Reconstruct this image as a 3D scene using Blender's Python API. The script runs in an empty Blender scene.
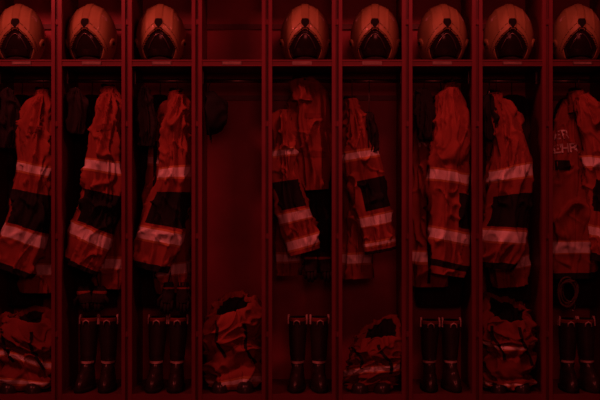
import bpy, math, random
from mathutils import Vector, noise
from mathutils.bvhtree import BVHTree
random.seed(4)
S=175.4; CAMD=5.6; CZ=1.2
def W(px,py,d=0.0):
    k=(1+d/CAMD)/S
    return Vector(((px-300)*k, d, CZ+(200-py)*k))
def sm(a,b,x):
    t=max(0,min(1,(x-a)/(b-a))); return t*t*(3-2*t)

# ---------------- materials
def mat(name,col,rough=.7,metal=0,bump=0.0,bscale=200,var=.25,vscale=12,spec=.5,coat=0):
    m=bpy.data.materials.new(name); m.use_nodes=True
    nt=m.node_tree; b=nt.nodes['Principled BSDF']
    b.inputs['Roughness'].default_value=rough; b.inputs['Metallic'].default_value=metal
    b.inputs['Specular IOR Level'].default_value=spec
    b.inputs['Coat Weight'].default_value=coat
    tc=nt.nodes.new('ShaderNodeTexCoord')
    n=nt.nodes.new('ShaderNodeTexNoise'); n.inputs['Scale'].default_value=vscale; n.inputs['Detail'].default_value=5
    r=nt.nodes.new('ShaderNodeValToRGB')
    r.color_ramp.elements[0].position=.3; r.color_ramp.elements[1].position=.7
    r.color_ramp.elements[0].color=[c*(1-var) for c in col]+[1]
    r.color_ramp.elements[1].color=[min(1,c*(1+var*.5)) for c in col]+[1]
    nt.links.new(tc.outputs['Object'],n.inputs['Vector']); nt.links.new(n.outputs['Fac'],r.inputs['Fac'])
    nt.links.new(r.outputs['Color'],b.inputs['Base Color'])
    if bump:
        n2=nt.nodes.new('ShaderNodeTexNoise'); n2.inputs['Scale'].default_value=bscale; n2.inputs['Detail'].default_value=4
        bp=nt.nodes.new('ShaderNodeBump'); bp.inputs['Strength'].default_value=bump; bp.inputs['Distance'].default_value=.004
        nt.links.new(tc.outputs['Object'],n2.inputs['Vector']); nt.links.new(n2.outputs['Fac'],bp.inputs['Height'])
        nt.links.new(bp.outputs['Normal'],b.inputs['Normal'])
    return m
M={
'cloth':mat('aramid_red',(.38,.088,.062),.85,bump=.2,bscale=160,var=.3,vscale=7,spec=.2),
'cloth2':mat('aramid_dark_red',(.26,.052,.04),.85,bump=.2,bscale=160,var=.3,vscale=7,spec=.2),
'silver':mat('retroreflective_silver',(1.0,.86,.86),.5,var=.25,vscale=14),
'yellow':mat('fluorescent_trim',(.60,.26,.10),.7,var=.2),
'black':mat('black_fabric',(.018,.016,.016),.85,bump=.3,bscale=160,spec=.2),
'dark':mat('dark_navy_fabric',(.035,.026,.028),.9,bump=.3,bscale=120,spec=.15),
'rubber':mat('boot_rubber',(.035,.026,.026),.33,bump=.1,bscale=30),
'shell':mat('helmet_shell',(.54,.37,.18),.42,var=.15,vscale=8,coat=.2),
'shell2':mat('helmet_shell_trim',(.43,.28,.13),.45,var=.15),
'visor':mat('helmet_visor_smoke',(.02,.012,.012),.15,var=.1),
'paint':mat('locker_paint',(.17,.024,.036),.42,bump=.06,bscale=90,var=.25,vscale=5),
'paintb':mat('locker_back_paint',(.50,.065,.10),.5,bump=.05,bscale=40,var=.3,vscale=3.5),
'edge':mat('locker_edge_metal',(.24,.04,.06),.4,metal=.2,var=.2,vscale=6),
'steel':mat('rail_steel',(.30,.26,.26),.35,metal=.9,var=.2),
'label':mat('label_card',(.35,.22,.2),.6,var=.3,vscale=30),
'loop':mat('boot_loop_webbing',(.7,.52,.5),.6,var=.3,vscale=30),
'rope':mat('rope_fibre',(.13,.07,.055),.85,bump=.4,bscale=150,var=.5,vscale=60),
'wall':mat('wall_plaster',(.12,.1,.1),.9,bump=.2,bscale=60),
'floorm':mat('concrete_floor',(.12,.11,.11),.6,bump=.15,bscale=30,vscale=4),
}
MK=list(M.keys()); MI={k:i for i,k in enumerate(MK)}

class B:
    def __init__(s): s.v=[];s.f=[];s.m=[];s.sm=[]
    def add(s,v,f,m,smooth=True):
        o=len(s.v); s.v+= [tuple(p) for p in v]
        for i,q in enumerate(f):
            s.f.append([a+o for a in q]); s.m.append(MI[m] if isinstance(m,str) else MI[m[i]]); s.sm.append(smooth)
    def box(s,x0,x1,y0,y1,z0,z1,m):
        v=[(x,y,z) for x in(x0,x1) for y in(y0,y1) for z in(z0,z1)]
        f=[(0,1,3,2),(4,6,7,5),(0,4,5,1),(2,3,7,6),(0,2,6,4),(1,5,7,3)]
        s.add(v,f,m,False)
    def tube(s,pts,r,m,n=10,closed=False):
        pts=[Vector(p) for p in pts]; v=[];f=[];L=len(pts)
        for i,p in enumerate(pts):
            a=pts[(i-1)%L] if closed or i>0 else p; b=pts[(i+1)%L] if closed or i<L-1 else p
            t=(b-a).normalized(); up=Vector((0,0,1)) if abs(t.z)<.9 else Vector((0,1,0))
            x=t.cross(up).normalized(); y=t.cross(x)
            rr=r[i] if isinstance(r,(list,tuple)) else r
            for k in range(n):
                th=2*math.pi*k/n; v.append(p+x*rr*math.cos(th)+y*rr*math.sin(th))
        for i in range(L if closed else L-1):
            for k in range(n):
                j=(i+1)%L; f.append((i*n+k,i*n+(k+1)%n,j*n+(k+1)%n,j*n+k))
        if not closed: f.append(tuple(range(n))[::-1]); f.append(tuple((L-1)*n+k for k in range(n)))
        s.add(v,f,m)
    def ribbon(s,pts,wd,th,m,wdir=None):
        pts=[Vector(p) for p in pts]; v=[];f=[];L=len(pts)
        for i,p in enumerate(pts):
            a=pts[max(0,i-1)]; b=pts[min(L-1,i+1)]; t=(b-a).normalized()
            w=(wdir or Vector((1,0,0))); w=(w-t*w.dot(t)).normalized(); n=t.cross(w)
            for (cx,cy) in((-1,-1),(1,-1),(1,1),(-1,1)): v.append(p+w*cx*wd/2+n*cy*th/2)
        for i in range(L-1):
            for k in range(4): f.append((i*4+k,i*4+(k+1)%4,i*4+4+(k+1)%4,i*4+4+k))
        f.append((3,2,1,0)); f.append(tuple((L-1)*4+k for k in range(4)))
        s.add(v,f,m,False)
    def obj(s,name,loc=(0,0,0)):
        me=bpy.data.meshes.new(name); L=Vector(loc)
        me.from_pydata([Vector(p)-L for p in s.v],[],s.f); 
        used=sorted(set(s.m)); mp={u:i for i,u in enumerate(used)}
        for u in used: me.materials.append(M[MK[u]])
        me.polygons.foreach_set('material_index',[mp[a] for a in s.m])
        me.polygons.foreach_set('use_smooth',s.sm); me.update()
        o=bpy.data.objects.new(name,me); o.location=L; bpy.context.collection.objects.link(o)
        return o

def cr(keys,t):
    n=len(keys)-1; x=t*n; i=min(int(x),n-1); u=x-i
    p0=keys[max(i-1,0)];p1=keys[i];p2=keys[i+1];p3=keys[min(i+2,n)]
    return [0.5*((2*b)+(-a+c)*u+(2*a-5*b+4*c-d)*u*u+(-a+3*b-3*c+d)*u**3) for a,b,c,d in zip(p0,p1,p2,p3)]

def gs(x,w): return math.exp(-(x/w)**2)
LIM=[None]   # inner faces of the locker a garment hangs in
def soft(x,lo,hi,m=.02):
    if x>hi-m: x=hi-m+m*math.tanh((x-hi+m)/m)
    if x<lo+m: x=lo+m-m*math.tanh((lo+m-x)/m)
    return x
def loft(bd,keys,stripes=(),patch=None,base='cloth',nu=92,nv=200,seed=0,amp=.010,cren=.006,tilt=0,end=None,flare=0):
    """keys (px,py,hw_px,depth,hd). cloth tube with long drape folds and a few diagonal creases"""
    V=[];F=[];MM=[];s=0;prev=None;info=[]
    SD=Vector((seed*3.7,seed*1.3,seed*2.1))
    for j in range(nv+1):
        t=j/nv; k=cr(keys,t); k2=cr(keys,min(1,t+.01)); k1=cr(keys,max(0,t-.01))
        a=W(k1[0],k1[1],k1[3]); b=W(k2[0],k2[1],k2[3]); c=W(k[0],k[1],k[3])
        tx,tz=(b-a).x,(b-a).z; L=math.hypot(tx,tz) or 1; tx/=L;tz/=L
        n=Vector((-tz,0,tx)); T=Vector((tx,0,tz)); hw=max(k[2],.5)/S
        if prev is not None: s+=(c-prev).length
        prev=c; info.append(k[1])
        fade=sm(0,.12,t)*(1-.5*sm(.93,1,t))
        strf=1.0
        for (q0,q1,mm) in stripes:
            if mm=='S': strf=min(strf,1-.4*gs(k[1]-(q0+q1)/2,(q1-q0)*.8))
        # the silhouette of a heavy coat is never an even tube
        wob=1+.10*noise.noise(Vector((seed*2.3,s*5.5,1)))
        shf=.010*noise.noise(Vector((seed*5.1,s*4.0,8)))*fade
        for i in range(nu):
            th=2*math.pi*i/nu; ct,st=math.cos(th),math.sin(th)
            wx=noise.noise(Vector((ct,st,s*2.2))+SD); wy=noise.noise(Vector((ct+7,st+3,s*2.2))+SD)
            w=noise.noise(Vector((ct*1.1,st*1.1,s*2.8))+SD)
            r1=gs(noise.noise(Vector((ct*2.1+wx*.5+s*.9,st*2.1,s*1.7))+SD*1.7),.12)
            r2=gs(noise.noise(Vector((ct*1.1+s*2.4+wx*.6,st*.9,s*4.6+wy*.7))+SD*.6),.085)
            r3=gs(noise.noise(Vector((ct*1.3-s*2.8+wy*.6,st*1.1,s*5.2-wx*.7))+SD*2.3),.07)
            cm=sm(-.35,.15,noise.noise(Vector((ct*.7+5,st*.7,s*2.4))+SD*.4))
            fold=math.sin(th*5+seed+3*noise.noise(Vector((seed,s*1.4,0))))*flare*t
            side=1-.55*abs(ct)**3
            d=(w*amp*2.3+((r1-.35)*amp*2.4+(r2*cm-.2)*amp*2.9*strf+(r3*(1-cm*.5)-.15)*amp*1.5*strf+fold)*side)*fade
            d=max(d,-.45*hw)
            for (q0,q1,mm) in stripes:
                if q0<=k[1]<=q1: d+=.002; break
            p=c+n*((hw*wob+d)*ct+shf)+Vector((0,1,0))*(k[4]+d)*st-T*(tilt*ct/S)*fade
            if LIM[0]: p.x=soft(p.x,*LIM[0]); p.y=min(p.y,.43)
            V.append(p)
    for j in range(nv):
        for i in range(nu):
            F.append((j*nu+i,j*nu+(i+1)%nu,(j+1)*nu+(i+1)%nu,(j+1)*nu+i))
            th=2*math.pi*(i+.5)/nu; ct,st=math.cos(th),math.sin(th)
            py=(info[j]+info[j+1])/2; m=base
            for (q0,q1,mm) in stripes:
                if q0<=py<=q1:
                    if mm=='S': m='yellow' if (py<q0+1.8 or py>q1-1.8) else 'silver'
                    else: m=mm
            if patch:
                q0,q1,c0,c1=patch
                if q0<=py<=q1 and st<.25 and c0<=ct<=c1: m='black'
            MM.append(m)
    F.append(tuple(range(nu))[::-1]); MM.append(base)
    base_i=nv*nu; c=sum((V[base_i+i] for i in range(nu)),Vector())/nu
    o=len(V)
    for sc,dz in((.92,-.001),(.70,.02)):
        for i in range(nu): V.append(c+(V[base_i+i]-c)*sc-T*dz)
    for i in range(nu):
        F.append((base_i+i,base_i+(i+1)%nu,o+(i+1)%nu,o+i)); MM.append('black')
        F.append((o+i,o+(i+1)%nu,o+nu+(i+1)%nu,o+nu+i)); MM.append('black')
    F.append(tuple(o+nu+i for i in range(nu))); MM.append('black')
    bd.add(V,F,MM)
    return V,F

# ---------------- room
def plane_obj(name,x0,x1,y0,y1,z0,z1,m):
    b=B(); b.box(x0,x1,y0,y1,z0,z1,m); return b.obj(name)
plane_obj('floor',-5,5,-8,.8,-.1,0,'floorm')
plane_obj('wall_back',-5,5,.6,.8,0,3.2,'wall')

# ---------------- lockers
DX=[57+70*k for k in range(-2,10)]
lk=B(); D=.5; ZT=2.55; ZF=.09
xs=[(p-300)/S for p in DX]
for x in xs:
    for sg in(-1,1):
        a,b_=sorted((x+sg*.009,x+sg*.0295)); lk.box(a,b_,-.012,.022,0.0,ZT,'edge')
        a,b_=sorted((x+sg*.009,x+sg*.0125)); lk.box(a,b_,.022,D,0.02,ZT,'paint')
    lk.box(x-.009,x+.009,.006,.02,0,ZT,'paint')
    for z in(.42,.98,1.62,2.2): lk.box(x-.0095,x+.0095,-.004,.006,z,z+.03,'edge')
ZS=1.2+(200-62)/S
for a,b_ in zip(xs[:-1],xs[1:]):
    x0=a+.0125; x1=b_-.0125
    lk.box(x0,x1,D-.012,D,0.02,ZT,'paintb')
    lk.box(x0,x1,.0,D-.012,ZF-.025,ZF,'paint')
    lk.box(x0+.017,x1-.017,-.008,.006,0.03,ZF+.004,'edge')
    lk.box(x0,x1,.012,D-.012,ZS-.004,ZS+.008,'paint')
    lk.box(x0+.017,x1-.017,-.006,.012,ZS-.024,ZS+.012,'paint')
    lk.box(x0+.017,x1-.017,-.010,-.006,ZS+.004,ZS+.012,'edge')
    lk.box(x0+.017,x1-.017,-.010,-.006,ZS-.024,ZS-.019,'edge')
    lk.box(x0,x1,D-.03,D-.012,ZS+.27,ZS+.30,'paint')
    lk.box(x0,x1,.47,.485,ZS-.17,ZS-.14,'paint')
    lk.box(x0,x1,-.01,D-.012,ZT-.02,ZT,'paint')
    zr=W(0,81,.22).z
    lk.tube([(x0,.22,zr),(x1,.22,zr)],.011,'steel',12)
    for xe in(x0,x1-.004):
        lk.box(xe,xe+.004,.2,.24,zr-.02,ZS-.004,'steel')
    cx=(a+b_)/2
    lk.box(cx-.055,cx+.055,-.0125,-.006,ZS-.017,ZS+.002,'steel')
    lk.box(cx-.050,cx+.050,-.0138,-.0125,ZS-.014,ZS-.001,'label')
lk.obj('fire_station_lockers')
def limits(px):
    for a,b_ in zip(DX[:-1],DX[1:]):
        if a<=px<=b_: return ((a-300)/S+.016,(b_-300)/S-.016)

# ---------------- helmets
def helmet(px,yaw,seed):
    b=B(); RX,RY=.145,.160; loc=W(px,60,.21); loc.z=ZS+.008
    zc=.170
    def Sf(az,el,k):
        rz=.190 if el>0 else .183
        ex=math.cos(el)
        if el<0: ex=ex**.75
        return Vector((RX*k*ex*math.sin(az),-RY*k*ex*math.cos(az),zc+rz*k*math.sin(el)))
    dg=math.radians
    def openv(az,el):
        A=abs(az)/dg(46)
        if A>1: return 0
        top=dg(8)-dg(34)*A**1.5
        return min(sm(1.0,.9,A), sm(top,top-dg(3),el))
    NU,NV=160,110; V=[];F=[];MM=[]
    el0,el1=dg(-66),dg(90)
    for j in range(NV+1):
        el=el0+(el1-el0)*j/NV
        for i in range(NU):
            az=-math.pi+2*math.pi*i/NU
            o=openv(az,el); xn=math.cos(el)*math.sin(az)
            k=1.0
            if el>dg(6): 
                k+=.03*sm(.17,.12,abs(xn))
                k+=.018*math.exp(-((abs(xn)-.52)/.045)**2)
            A=abs(az)/dg(46); top=dg(8)-dg(34)*min(A,1.6)**1.5
            if A<1.5 and el<top+dg(13): k+=.022*(1-sm(.9,1.5,A))
            k-=.09*o
            if el<dg(-48): k-=.03
            V.append(Sf(az,el,k))
    for j in range(NV):
        el=el0+(el1-el0)*(j+.5)/NV
        for i in range(NU):
            az=-math.pi+2*math.pi*(i+.5)/NU
            o=openv(az,el); xn=math.cos(el)*math.sin(az)
            m='shell'
            A=abs(az)/dg(46); top=dg(8)-dg(34)*min(A,1.6)**1.5
            if el>dg(6) and abs(xn)<.15 : m='shell2'
            if A<1.15 and top<el<top+dg(2.2): m='black'
            if A<1.3 and top+dg(12.5)<el<top+dg(13.8): m='black'
            if el<dg(-50): m='black'
            if o>.4: m='visor'
            F.append((j*NU+i,j*NU+(i+1)%NU,(j+1)*NU+(i+1)%NU,(j+1)*NU+i)); MM.append(m)
    F.append(tuple(range(NU))[::-1]); MM.append('black')
    b.add(V,F,MM)
    pts=[Sf(dg(a),dg(8)-dg(34)*(abs(a)/46)**1.5-dg(17)+dg(8)*math.cos(dg(a)*4),.955) for a in range(-30,31,3)]
    b.tube(pts,.003,'steel',8)
    pts=[Sf(dg(a),dg(-54)+dg(3)*math.cos(dg(a)*3),.985) for a in range(-48,49,4)]
    b.tube(pts,.010,'dark',10)
    G=[];FF=[];n=8
    for j in range(n+1):
        v=j/n; wv=9*(math.sin(math.pi*(.12+.62*v)))+.5
        for i in range(n+1):
            u=i/n*2-1
            G.append(Sf(dg(u*wv),dg(10+15*v),1.058-.008*u*u))
    for j in range(n):
        for i in range(n): FF.append((j*(n+1)+i,j*(n+1)+i+1,(j+1)*(n+1)+i+1,(j+1)*(n+1)+i))
    b.add(G,FF,'black')
    for sg in(-1,1):
        c=Sf(sg*dg(72),dg(-14),1.0); nrm=(c-Vector((0,0,zc))).normalized()
        b.tube([c-nrm*.006,c+nrm*.006,c+nrm*.009],[.028,.027,.016],'shell2',20)
        b.tube([c+nrm*.008,c+nrm*.012],[.011,.009],'black',14)
        st=[Sf(sg*dg(a),dg(e),1.012) for a,e in((38,30),(58,24),(60,30),(42,38))]
        b.add(st,[(0,1,2,3)],'loop')
    b.tube([Sf(dg(a),dg(-62),.86+.0*a) for a in range(-40,41,8)],.006,'dark',8)
    b.tube([Sf(dg(a),dg(-60),.99) for a in range(80,281,8)],.010,'black',8)
    o=b.obj('fire_helmet'); o.location=loc; o.rotation_euler=(0,0,yaw)
    zmin=min(v[2] for v in b.v); o.location.z=loc.z-zmin+.0005
for i,(px,yw) in enumerate([(20,.10),(92,-.06),(161,.05),(305,.0),(375,-.08),(442,.05),(508,-.04),(577,-.10)]):
    helmet(px,yw,i)

# ---------------- garment helpers
def hook(bd,px,py,d=.22):
    top=W(px,81,.22); e=W(px,py,d)
    r=.016
    pts=[top+Vector((0,r*math.cos(a),r*math.sin(a))) for a in [math.radians(q) for q in range(-30,211,20)]]
    pts.append(e)
    bd.tube(pts,.0028,'steel',8)
def collar(bd,px,py,d,w=10,seed=0,base='cloth'):
    k=[(px-2,py-7,w*.9,d,.045),(px-1,py,w*.95,d,.055),(px+1,py+7,w*1.15,d,.06),(px+1,py+15,w*1.2,d,.065)]
    loft(bd,k,nu=48,nv=36,seed=seed,amp=.007,cren=.004,base=base)
    # dark collar lining showing at the open neck
    c=W(px-2,py-7,d)
    bd.tube([c+Vector((w*.72/S*math.cos(t_),.035*math.sin(t_),.004+.006*math.sin(t_*2))) for t_ in [2*math.pi*i/24 for i in range(24)]],.008,'black',8,True)
def project(bd_target,V,F,pts,faces,m,off=.003):
    bvh=BVHTree.FromPolygons([Vector(v) for v in V],F)
    out=[];ok=[]
    for p in pts:
        h=bvh.ray_cast(Vector((p[0],-2,p[2])),Vector((0,1,0)))
        ok.append(h[0] is not None)
        out.append(Vector((p[0],(h[0].y if h[0] else .15)-off,p[2])))
    bd_target.add(out,[f for f in faces if all(ok[i] for i in f)],m)
def patchgrid(bd,V,F,px0,py0,px1,py1,m,off=.006,slope=0,n=14,skew=0):
    """garment panel (pocket/flap/placket) laid on the cloth"""
    pts=[];fs=[]
    for j in range(n+1):
        for i in range(n+1):
            u=i/n;v=j/n
            pts.append(W(px0+(px1-px0)*u+skew*v,py0+(py1-py0)*v+slope*u,.12))
    for j in range(n):
        for i in range(n): a=j*(n+1)+i; fs.append((a,a+1,a+n+2,a+n+1))
    project(bd,V,F,pts,fs,m,off)
def text(bd,V,F,s,px,py,size,rot=0):
    cu=bpy.data.curves.new('t','FONT'); cu.body=s; cu.size=size; cu.align_x='CENTER'; cu.resolution_u=3; cu.offset=.0015
    ob=bpy.data.objects.new('t',cu); bpy.context.collection.objects.link(ob)
    dg=bpy.context.evaluated_depsgraph_get(); dg.update()
    me=bpy.data.meshes.new_from_object(ob.evaluated_get(dg))
    c=W(px,py,.12); cr_,sr=math.cos(rot),math.sin(rot)
    pts=[Vector((c.x+v.co.x*cr_-v.co.y*sr,0,c.z+v.co.x*sr+v.co.y*cr_)) for v in me.vertices]
    fs=[tuple(p.vertices) for p in me.polygons]
    project(bd,V,F,pts,fs,'silver',.006)
    bpy.data.objects.remove(ob); bpy.data.meshes.remove(me)

def jacket(sleeve,body,sst,bst,patch,col,seed,tilt=0,extra=None,btilt=0,fn=None,patch2=None,sw=1.08,bw=1.15):
    b=B(); LIM[0]=limits(col[0])
    sc=lambda K,f:[(a,y,h*f,d,hd) for a,y,h,d,hd in K]
    V,F=loft(b,sc(body,bw),bst,seed=seed+11,amp=.014,flare=.017,tilt=btilt,patch=patch2)
    if extra:
        for (k,st,base) in extra: loft(b,k,st,seed=seed+23,amp=.012,base=base)
    SV,SF=loft(b,sc(sleeve,sw),sst,patch,seed=seed,amp=.0165,tilt=tilt)
    collar(b,*col,seed=seed)
    hook(b,col[0],col[1]-4,col[2])
    if fn: fn(b,V,F,SV,SF)
    LIM[0]=None
    return b.obj('firefighter_jacket')
def f1(b,V,F,SV,SF):
    patchgrid(b,SV,SF,30,128,46,134,'cloth2',.005,-2); 
jacket([(43,95,6,.15,.05),(41,110,12,.13,.07),(36,140,16,.12,.075),(33,170,17,.11,.07),(30,205,18,.11,.07),(23,238,20,.11,.07),(13,272,17,.11,.06)],
       [(42,100,8,.25,.06),(41,130,14,.25,.07),(41,180,15,.25,.08),(41,230,17,.25,.09),(40,292,16,.25,.09)],
       [(163,175,'S'),(228,242,'S'),(266,272,'black')],[(160,170,'S'),(262,275,'S')],(192,226,-.9,1.1),(44,97,.2,8),1,tilt=-2,fn=f1)
def f2(b,V,F,SV,SF):
    patchgrid(b,SV,SF,98,126,114,132,'cloth2',.005,-2)
jacket([(110,93,6,.15,.05),(108,108,12,.13,.07),(105,140,16,.12,.075),(104,170,18,.11,.07),(100,205,19,.11,.07),(91,238,22,.11,.07),(80,268,17,.11,.06)],
       [(112,100,8,.25,.06),(112,130,13,.25,.07),(113,180,13,.25,.08),(113,230,13,.25,.09),(112,288,14,.25,.09)],
       [(160,173,'S'),(229,243,'S'),(264,269,'black')],[(158,168,'S'),(256,269,'S')],(192,227,-.85,1.1),(110,94,.2,8),2,tilt=-2,fn=f2)
def f3(b,V,F,SV,SF):
    patchgrid(b,V,F,151,140,155,280,'black',.004,0,24)
jacket([(180,95,6,.15,.05),(178,112,11,.13,.07),(174,140,14,.12,.075),(174,170,17,.11,.07),(170,205,19,.11,.07),(162,238,20,.11,.07),(153,270,15,.11,.06)],
       [(177,100,8,.25,.06),(170,130,15,.25,.07),(167,180,20,.25,.08),(168,230,20,.25,.09),(175,292,15,.25,.09)],
       [(166,179,'S'),(229,243,'S'),(264,270,'black')],[(156,166,'S'),(262,275,'S')],(192,226,-.85,1.1),(178,98,.2,8),3,tilt=2,fn=f3)
def f5(b,V,F,SV,SF):
    patchgrid(b,V,F,303,150,326,156,'cloth2',.005,1); patchgrid(b,V,F,305,112,323,117,'cloth2',.005,0)
jacket([(284,110,6,.15,.05),(284,128,9,.13,.06),(287,160,12,.12,.06),(291,190,14,.11,.06),(297,220,15,.11,.06),(306,252,14,.11,.055)],
       [(303,80,10,.25,.05),(309,98,19,.25,.07),(310,130,20,.25,.08),(312,160,18,.25,.08),(314,190,15,.25,.08)],
       [(148,157,'S'),(210,222,'S'),(236,248,'S')],[],(180,208,-.8,.95),(302,86,.2,9),5,tilt=0,fn=f5,
       extra=[([(284,115,6,.27,.05),(284,160,10,.27,.06),(286,210,12,.27,.07),(288,275,13,.27,.07)],[(252,263,'S')],'cloth'),
              ([(318,170,12,.33,.05),(318,200,12,.33,.06),(320,240,10,.33,.06),(321,272,9,.33,.06)],[],'dark')])
jacket([(352,108,6,.15,.05),(356,126,12,.13,.065),(360,155,15,.12,.07),(366,185,16,.11,.065),(373,215,16,.11,.065),(380,252,14,.11,.055)],
       [(351,108,7,.25,.06),(353,135,10,.25,.07),(355,180,13,.25,.08),(357,230,14,.25,.09),(358,278,15,.25,.09)],
       [(150,160,'S'),(214,226,'S'),(240,246,'S'),(249,252,'black')],[(252,264,'S')],(180,210,-.5,1.1),(352,106,.2,8),6,tilt=0)
def f7(b,V,F,SV,SF):
    text(b,V,F,'R',424,146,.085,.1)
    patchgrid(b,V,F,428,165,431,284,'black',.004,0,24)
jacket([(452,88,6,.15,.05),(452,106,14,.13,.07),(451,140,18,.12,.08),(450,170,19,.11,.08),(450,205,19,.11,.08),(449,240,18,.11,.07),(447,275,16,.11,.06)],
       [(448,98,8,.25,.06),(438,125,18,.25,.07),(432,170,19,.25,.08),(430,220,18,.25,.09),(430,286,18,.25,.09)],
       [(170,183,'S'),(229,242,'S'),(262,268,'black')],[(250,263,'S')],(192,226,.35,1.1),(452,90,.2,8),7,tilt=-3,fn=f7)
jacket([(496,100,6,.15,.05),(502,116,13,.13,.07),(508,145,17,.12,.075),(510,172,19,.11,.07),(508,205,19,.11,.07),(501,238,20,.11,.07),(494,268,17,.11,.06)],
       [(494,100,8,.25,.06),(497,130,12,.25,.07),(501,180,16,.25,.08),(505,230,18,.25,.09),(510,286,15,.25,.09)],
       [(166,180,'S'),(229,243,'S'),(262,268,'black')],[(256,269,'S')],(195,227,-.85,1.1),(496,100,.2,8),8,tilt=4)
def f9(b,V,F,SV,SF):
    text(b,V,F,'ER',565,138,.075,.08); text(b,V,F,'EHR',568,152,.075,.08); patchgrid(b,V,F,557,160,572,170,'black',.006,0)
jacket([(582,95,6,.13,.05),(590,113,12,.11,.07),(599,140,14,.10,.075),(603,170,14,.09,.07),(603,205,13,.09,.07),(603,238,13,.09,.07),(602,262,12,.09,.06)],
       [(573,100,9,.25,.06),(571,125,16,.24,.07),(571,170,20,.24,.09),(571,220,21,.24,.09),(572,278,21,.24,.09)],
       [(158,171,'S'),(228,240,'S'),(256,262,'black')],[(240,254,'S'),(272,278,'black')],(182,214,-.9,1),(578,98,.19,9),9,tilt=-4,fn=f9)

def dark(px,w,y1,seed,nm='navy_work_coat',y0=95):
    b=B(); LIM[0]=limits(px)
    loft(b,[(px,y0,6,.37,.03),(px,y0+12,w*.8,.38,.04),(px,y0+60,w,.38,.045),(px,(y0+y1)/2+20,w,.38,.05),(px,y1,w,.38,.05)],seed=seed,amp=.01,base='dark',nv=100,flare=.008)
    top=W(px,81,.22); e=W(px,y0+2,.37)
    b.tube([top+Vector((0,-.014,.0)),top+Vector((0,0,.014)),top+Vector((0,.014,0)),e],.0028,'steel',6)
    LIM[0]=None
    b.obj(nm)
for px,w,y1,sd in((22,24,305,31),(92,26,305,32),(160,26,305,33),(441,26,305,35),(512,26,300,36),(576,26,305,37)):
    dark(px,w,y1,sd)
def hood(px,py,w,h,seed):
    b=B(); LIM[0]=limits(px)
    loft(b,[(px,py,3,.12,.02),(px,py+h*.25,w*.8,.12,.04),(px+2,py+h*.6,w,.12,.045),(px+1,py+h,w*.7,.12,.035)],seed=seed,amp=.014,cren=.010,base='dark',nv=60)
    top=W(px,81,.22); e=W(px,py+2,.12)
    b.tube([top+Vector((0,.013,0)),top+Vector((0,0,.014)),top+Vector((0,-.014,0)),e],.0028,'steel',6)
    LIM[0]=None
    b.obj('flash_hood')
hood(8,88,10,60,41); hood(76,88,10,46,42); hood(144,86,10,60,43); hood(424,88,9,52,44); hood(369,112,5,40,46); hood(489,94,5,46,47)

def gloves(px,py,seed,hgt=34):
    b=B(); r=random.Random(seed)
    for g,dx in enumerate((-8,7)):
        rot=r.uniform(-.15,.15)
        k=[(px+dx,py,5,.16,.02),(px+dx,py+hgt*.25,6.5,.16,.024),(px+dx+rot*8,py+hgt*.5,7,.15,.024),(px+dx+rot*12,py+hgt*.68,6.5,.15,.022)]
        loft(b,k,[(py+5,py+7,'cloth')],nu=28,nv=30,amp=.003,cren=.002,base='dark',seed=seed+g)
        for q in range(4):
            x=px+dx+rot*12-5+q*3.3; L=hgt*(.32,.42,.44,.34)[q]
            s0=W(x,py+hgt*.62,.15); s1=W(x+rot*4,py+hgt*.62+L*.6,.135); s2=W(x+rot*6,py+hgt*.62+L,.155)
            b.tube([s0,s1,s2,s2+(s2-s1)*.12],[.010,.010,.009,.004],'dark',10)
        s=-1 if g==0 else 1
        s0=W(px+dx+s*5,py+hgt*.4,.15);s1=W(px+dx+s*9,py+hgt*.6,.14);s2=W(px+dx+s*9.5,py+hgt*.8,.14)
        b.tube([s0,s1,s2,s2+(s2-s1)*.1],[.010,.011,.009,.004],'dark',10)
        b.tube([W(px+dx,py+2,.16),W(px+dx*.3,py-22,.2),W(px,py-46,.24)],.003,'black',6)
    b.obj('work_gloves')
gloves(176,282,51,30); gloves(318,252,53,28); gloves(92,286,54,24)
def coil(px,py,seed,rw=9,rh=15):
    b=B(); r=random.Random(seed); d=.17
    for q in range(6):
        ox=r.uniform(-2.5,2.5); oy=r.uniform(-2,3); a_=r.uniform(.85,1.12); ph=r.uniform(0,6)
        pts=[]
        for i in range(36):
            th=2*math.pi*i/36
            p=W(px+ox+rw*a_*math.cos(th),py+oy+rh*a_*math.sin(th),d+.012*(q-2.5)+.008*math.sin(2*th+ph)); pts.append(p)
        b.tube(pts,.0055,'rope',8,True)
    b.tube([W(px-5,py-rh+3,d-.035),W(px+5,py-rh+1,d-.035),W(px+5,py-rh+1,d+.035),W(px-5,py-rh+3,d+.035)],.006,'rope',8,True)
    b.tube([W(px,py-rh,d),W(px+1,py-rh-18,.2),W(px,py-rh-40,.24)],.004,'black',6)
    b.tube([W(px+3+3*math.cos(t_),py+rh+2+5*math.sin(t_),d-.03) for t_ in [2*math.pi*i/20 for i in range(20)]],.003,'steel',8,True)
    b.obj('rope_coil')
coil(569,292,1,8,12)

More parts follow.
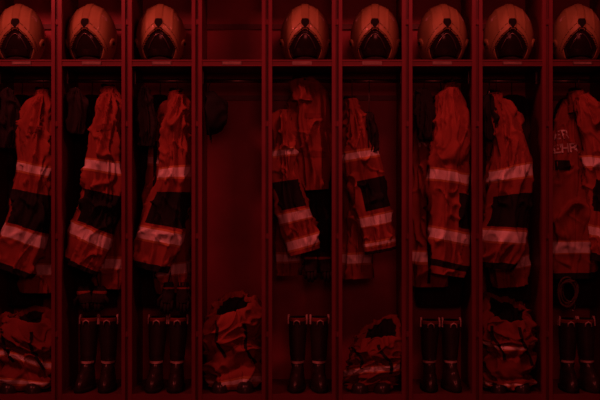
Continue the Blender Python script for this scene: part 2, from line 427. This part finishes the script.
b=B(); V=[];F=[];c=W(214,113,.07); nu,nv=40,24
for j in range(nv+1):
    a=math.pi/2*j/nv
    for i in range(nu):
        th=2*math.pi*i/nu; k=math.cos(a)**.8
        rr=.012*noise.noise(Vector((math.cos(th)*2,math.sin(th)*2,a*2)))
        V.append(c+Vector((.115*math.sin(a)-.04+rr,(.09*k+rr)*math.sin(th),(.125*k+rr)*math.cos(th))))
for j in range(nv):
    for i in range(nu): F.append((j*nu+i,j*nu+(i+1)%nu,(j+1)*nu+(i+1)%nu,(j+1)*nu+i))
F.append(tuple(range(nu)))
b.add(V,F,'black')
pts=[];fs=[]
for j in range(7):
    for i in range(17):
        th=math.radians(-50+100*i/16); L=j/6*.06*math.cos(math.radians(-50+100*i/16)*1.5)
        pts.append(c+Vector((-.03+L*.3,(.10)*math.sin(th),-(.122+L)*math.cos(th)*1.0)))
for j in range(6):
    for i in range(16): a=j*17+i; fs.append((a,a+1,a+18,a+17))
b.add(pts,fs,'black')
b.tube([c+Vector((-.03,0,.12)),c+Vector((-.035,.04,.16)),W(212,81,.22)+Vector((0,-.012,0)),W(212,81,.22)+Vector((0,0,.013))],.003,'black',6)
b.obj('black_cap')

# ---------------- boots
def boots(px,d=.2,seed=0,h=.42,gap=.062,splay=.06):
    b=B(); c=W(px,395,d); cx=c.x; r=random.Random(seed)
    for sg in(-1,1):
        V=[];F=[];MM=[];nu=40
        n=60
        ang=sg*splay+r.uniform(-.05,.05); ca,sa=math.cos(ang),math.sin(ang)
        lean=r.uniform(-.018,.018)
        hh_=h*(1+r.uniform(-.02,.02))
        def place(x,y,z): return Vector((cx+sg*gap+x*ca-y*sa+lean*z/h, d+x*sa+y*ca, ZF+z))
        def ring(z,out=0,inner=1):
            t=z/h
            rx=.044+.010*sm(.35,.95,t)+out - .008*math.exp(-((z-.12)/.04)**2)
            back=.058+.006*t+out
            fr=.055+.008*t
            if z<.16: 
                e=sm(.16,.03,z); fr=.055+.125*e**.8
            L=[]
            for i in range(nu):
                th=2*math.pi*i/nu; x=math.sin(th)*rx; y=-math.cos(th)
                if y<0:
                    yy=y*(fr+out); 
                    if z<.14: x*=1+.16*sm(.0,.8,-y)*sm(.14,.06,z)
                else: yy=y*back
                wr=.005*math.sin(z*130+3*noise.noise(Vector((x*20,yy*20,seed+sg))))*sm(.26,.12,z)*sm(.06,.1,z)+.006*noise.noise(Vector((x*14,yy*14,z*9+seed)))
                L.append(place(x*inner*(1+wr*10),yy*inner*(1+wr*8),z))
            return L
        for j in range(n+1):
            V+=ring(.02+(h-.02)*j/n)
        for j in range(n):
            z=.02+(h-.02)*(j+.5)/n
            for i in range(nu):
                F.append((j*nu+i,j*nu+(i+1)%nu,(j+1)*nu+(i+1)%nu,(j+1)*nu+i))
                th=2*math.pi*(i+.5)/nu
                MM.append('loop' if .155<z<.168 and math.cos(th)>.3 else ('cloth2' if z>h-.018 else 'rubber'))
        o=len(V); V+=ring(h,0,.88); V+=ring(h-.12,0,.85); tp=n*nu
        for i in range(nu):
            F.append((tp+i,tp+(i+1)%nu,o+(i+1)%nu,o+i));MM.append('black')
            F.append((o+i,o+(i+1)%nu,o+nu+(i+1)%nu,o+nu+i));MM.append('black')
        F.append(tuple(o+nu+i for i in range(nu)));MM.append('black')
        b.add(V,F,MM)
        V=[];F=[]
        for z,ou in((.0005,.003),(.004,.006),(.022,.007),(.028,.001)):
            V+=[Vector((p.x,p.y,ZF+z)) for p in ring(.025,ou)]
        for j in range(3):
            for i in range(nu): F.append((j*nu+i,j*nu+(i+1)%nu,(j+1)*nu+(i+1)%nu,(j+1)*nu+i))
        F.append(tuple(range(nu))[::-1]); b.add(V,F,'black')
        for s2 in(-1,1):
            p=[place(s2*.053,q,h+zz) for q,zz in((-.018,-.04),(-.018,-.01),(-.012,.008),(0,.014),(.012,.008),(.018,-.01),(.018,-.04))]
            b.ribbon(p,.010,.003,'loop',Vector((1,0,0)))
        p=[place(x,-.068,h+zz-.02) for x,zz in((-.018,-.02),(-.016,.0),(0,.008),(.016,.0),(.018,-.02))]
        b.tube(p,.0045,'loop',8)
    b.obj('rubber_boots')
boots(98,.2,1); boots(166,.2,2); boots(308,.2,3); boots(439,.22,5,.40); boots(577,.2,6,.41)

# ---------------- trousers bundled over boots: stacked soft folds round a dark opening
def bundle(px,d,rx,ry,h,seed,nm='turnout_trousers',stripe=(),base='cloth',tiltf=.75,lean=0,folds=3):
    b=B(); cx=W(px,350,d).x; V=[];F=[];MM=[];nu=150
    prof=[(.60,.0),(.86,.03),(.98,.10),(1.0,.17),(.86,.225),(.99,.28),(1.05,.37),(1.0,.46),(.87,.50),(1.0,.57),(1.04,.68),(1.0,.80),(.92,.90),(.80,.97),(.68,.97),(.60,.88),(.55,.72),(.5,.52),(.2,.47),(.02,.47)]
    n=200; lo,hi=limits(px)
    for j in range(n+1):
        r,z=cr(prof,j/n); t=j/n
        out=1 if t<.6 else max(.2,1-(t-.6)*3)
        for i in range(nu):
            th=2*math.pi*i/nu; ct,st=math.cos(th),math.sin(th)
            sdv=Vector((seed*5,seed*2.3,seed))
            w=noise.noise(Vector((ct*.9,st*.9,z*1.6))+sdv)
            rg=gs(noise.noise(Vector((ct*1.5+z*1.6+w*.4,st*1.5,z*1.9))+sdv*1.3),.12)
            rg2=gs(noise.noise(Vector((ct*1.1-z*1.2,st*1.1,z*4.2+w*.8))+sdv*.7),.09)
            rg3=gs(noise.noise(Vector((ct*2.2+z*2.2,st*2.2,z*3.2))+sdv*2.1),.09)
            dr=(w*.22+(rg-.4)*.22+(rg2-.3)*.20+(rg3-.2)*.09)*out*sm(0,.06,t)
            rr=max(r+dr,.01); rr=min(rr,1.18)
            up=sm(.1,.9,z)
            zz=z*h*(1+.10*w*up)
            zz+=(.045*math.sin(th+seed*1.9)+.02*math.sin(2*th+seed*3))*sm(.03,.3,z)*(1-.4*up)
            zz+=tiltf*st*.085*sm(.45,1,z)*rr
            V.append(Vector((soft(cx+rx*rr*ct+lean*z,lo,hi),max(d+ry*rr*st-.04*up*h,.0),ZF+.002+max(0,zz))))
    for j in range(n):
        r,z=cr(prof,(j+.5)/n)
        for i in range(nu):
            F.append((j*nu+i,j*nu+(i+1)%nu,(j+1)*nu+(i+1)%nu,(j+1)*nu+i))
            m=base
            for (a,c,mm) in stripe:
                if a<z<c and j/n<.6: m=('yellow' if (z<a+.018 or z>c-.018) else 'silver') if mm=='S' else mm
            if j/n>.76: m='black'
            MM.append(m)
    b.add(V,F,MM)
    bvh=BVHTree.FromPolygons([Vector(v) for v in V],F)
    for (xa,xb,z0,z1) in ((-.11,-.05,.80,.40),(.05,.12,.78,.30)):
        pts=[]
        for q in range(22):
            t=q/21; x=cx+xa+(xb-xa)*t+.015*math.sin(t*6+seed); z=ZF+h*(z0+(z1-z0)*t)
            hh=bvh.ray_cast(Vector((x,-2,z)),Vector((0,1,0)))
            if hh[0]: pts.append(Vector((x,hh[0].y-.004,z)))
        if len(pts)>3: b.ribbon(pts,.018,.004,'black',Vector((1,0,0)))
    for sg in(-1,1):
        V=[];F=[]
        for j in range(9):
            a=math.pi/2*j/8
            for i in range(21):
                th=math.pi*i/20
                V.append(Vector((cx+sg*rx*.42+.05*math.cos(th)*math.cos(a)**.5,d-ry*.70-.075*math.sin(th)*math.cos(a)**.5,ZF+.001+.06*math.sin(a))))
        for j in range(8):
            for i in range(20): a=j*21+i; F.append((a,a+1,a+22,a+21))
        b.add(V,F,'rubber')
    return b.obj(nm)
bundle(234,.2,.175,.15,.51,1,stripe=[(.06,.14,'S')])
bundle(26,.17,.170,.14,.45,2,stripe=[(.08,.15,'S'),(.33,.42,'S')],base='cloth2')
bundle(506,.2,.165,.15,.48,3,stripe=[(.60,.68,'S'),(.08,.15,'S')],base='cloth2')
bundle(370,.16,.155,.13,.36,4,stripe=[(.33,.44,'S')],base='cloth2',lean=.06)

# ---------------- lights
def area(nm,loc,tgt,sx,sy,e,col):
    l=bpy.data.lights.new(nm,'AREA'); l.shape='RECTANGLE'; l.size=sx; l.size_y=sy; l.energy=e; l.color=col
    o=bpy.data.objects.new(nm,l); o.location=loc; o.rotation_euler=(Vector(tgt)-Vector(loc)).to_track_quat('-Z','Y').to_euler()
    bpy.context.collection.objects.link(o)
RED=(1,.10,.09)
area('added_fold_light',(-1.9,-1.8,3.3),(-.1,.1,1.5),1.0,.3,27,RED)  # unseen lamp added high on the left, side-shading the cloth folds
area('added_fold_light_2',(1.0,-1.8,3.4),(.5,.1,1.4),1.0,.3,15,RED)  # weaker unseen lamp, added from the right for fold contrast
area('fill_light',(.3,-6.2,2.3),(0,0,1.5),1.6,1.0,14,RED)
w=bpy.data.worlds.new('World'); bpy.context.scene.world=w; w.use_nodes=True
w.node_tree.nodes['Background'].inputs[0].default_value=(.02,.0015,.002,1)
w.node_tree.nodes['Background'].inputs[1].default_value=.2
cam=bpy.data.cameras.new('Camera'); co=bpy.data.objects.new('Camera',cam)
co.location=(0,-CAMD,CZ); co.rotation_euler=(math.pi/2,0,0); cam.sensor_width=36; cam.lens=36*CAMD/(600/S)
bpy.context.collection.objects.link(co); bpy.context.scene.camera=co
vs=bpy.context.scene.view_settings; vs.view_transform='Standard'; vs.look='None'
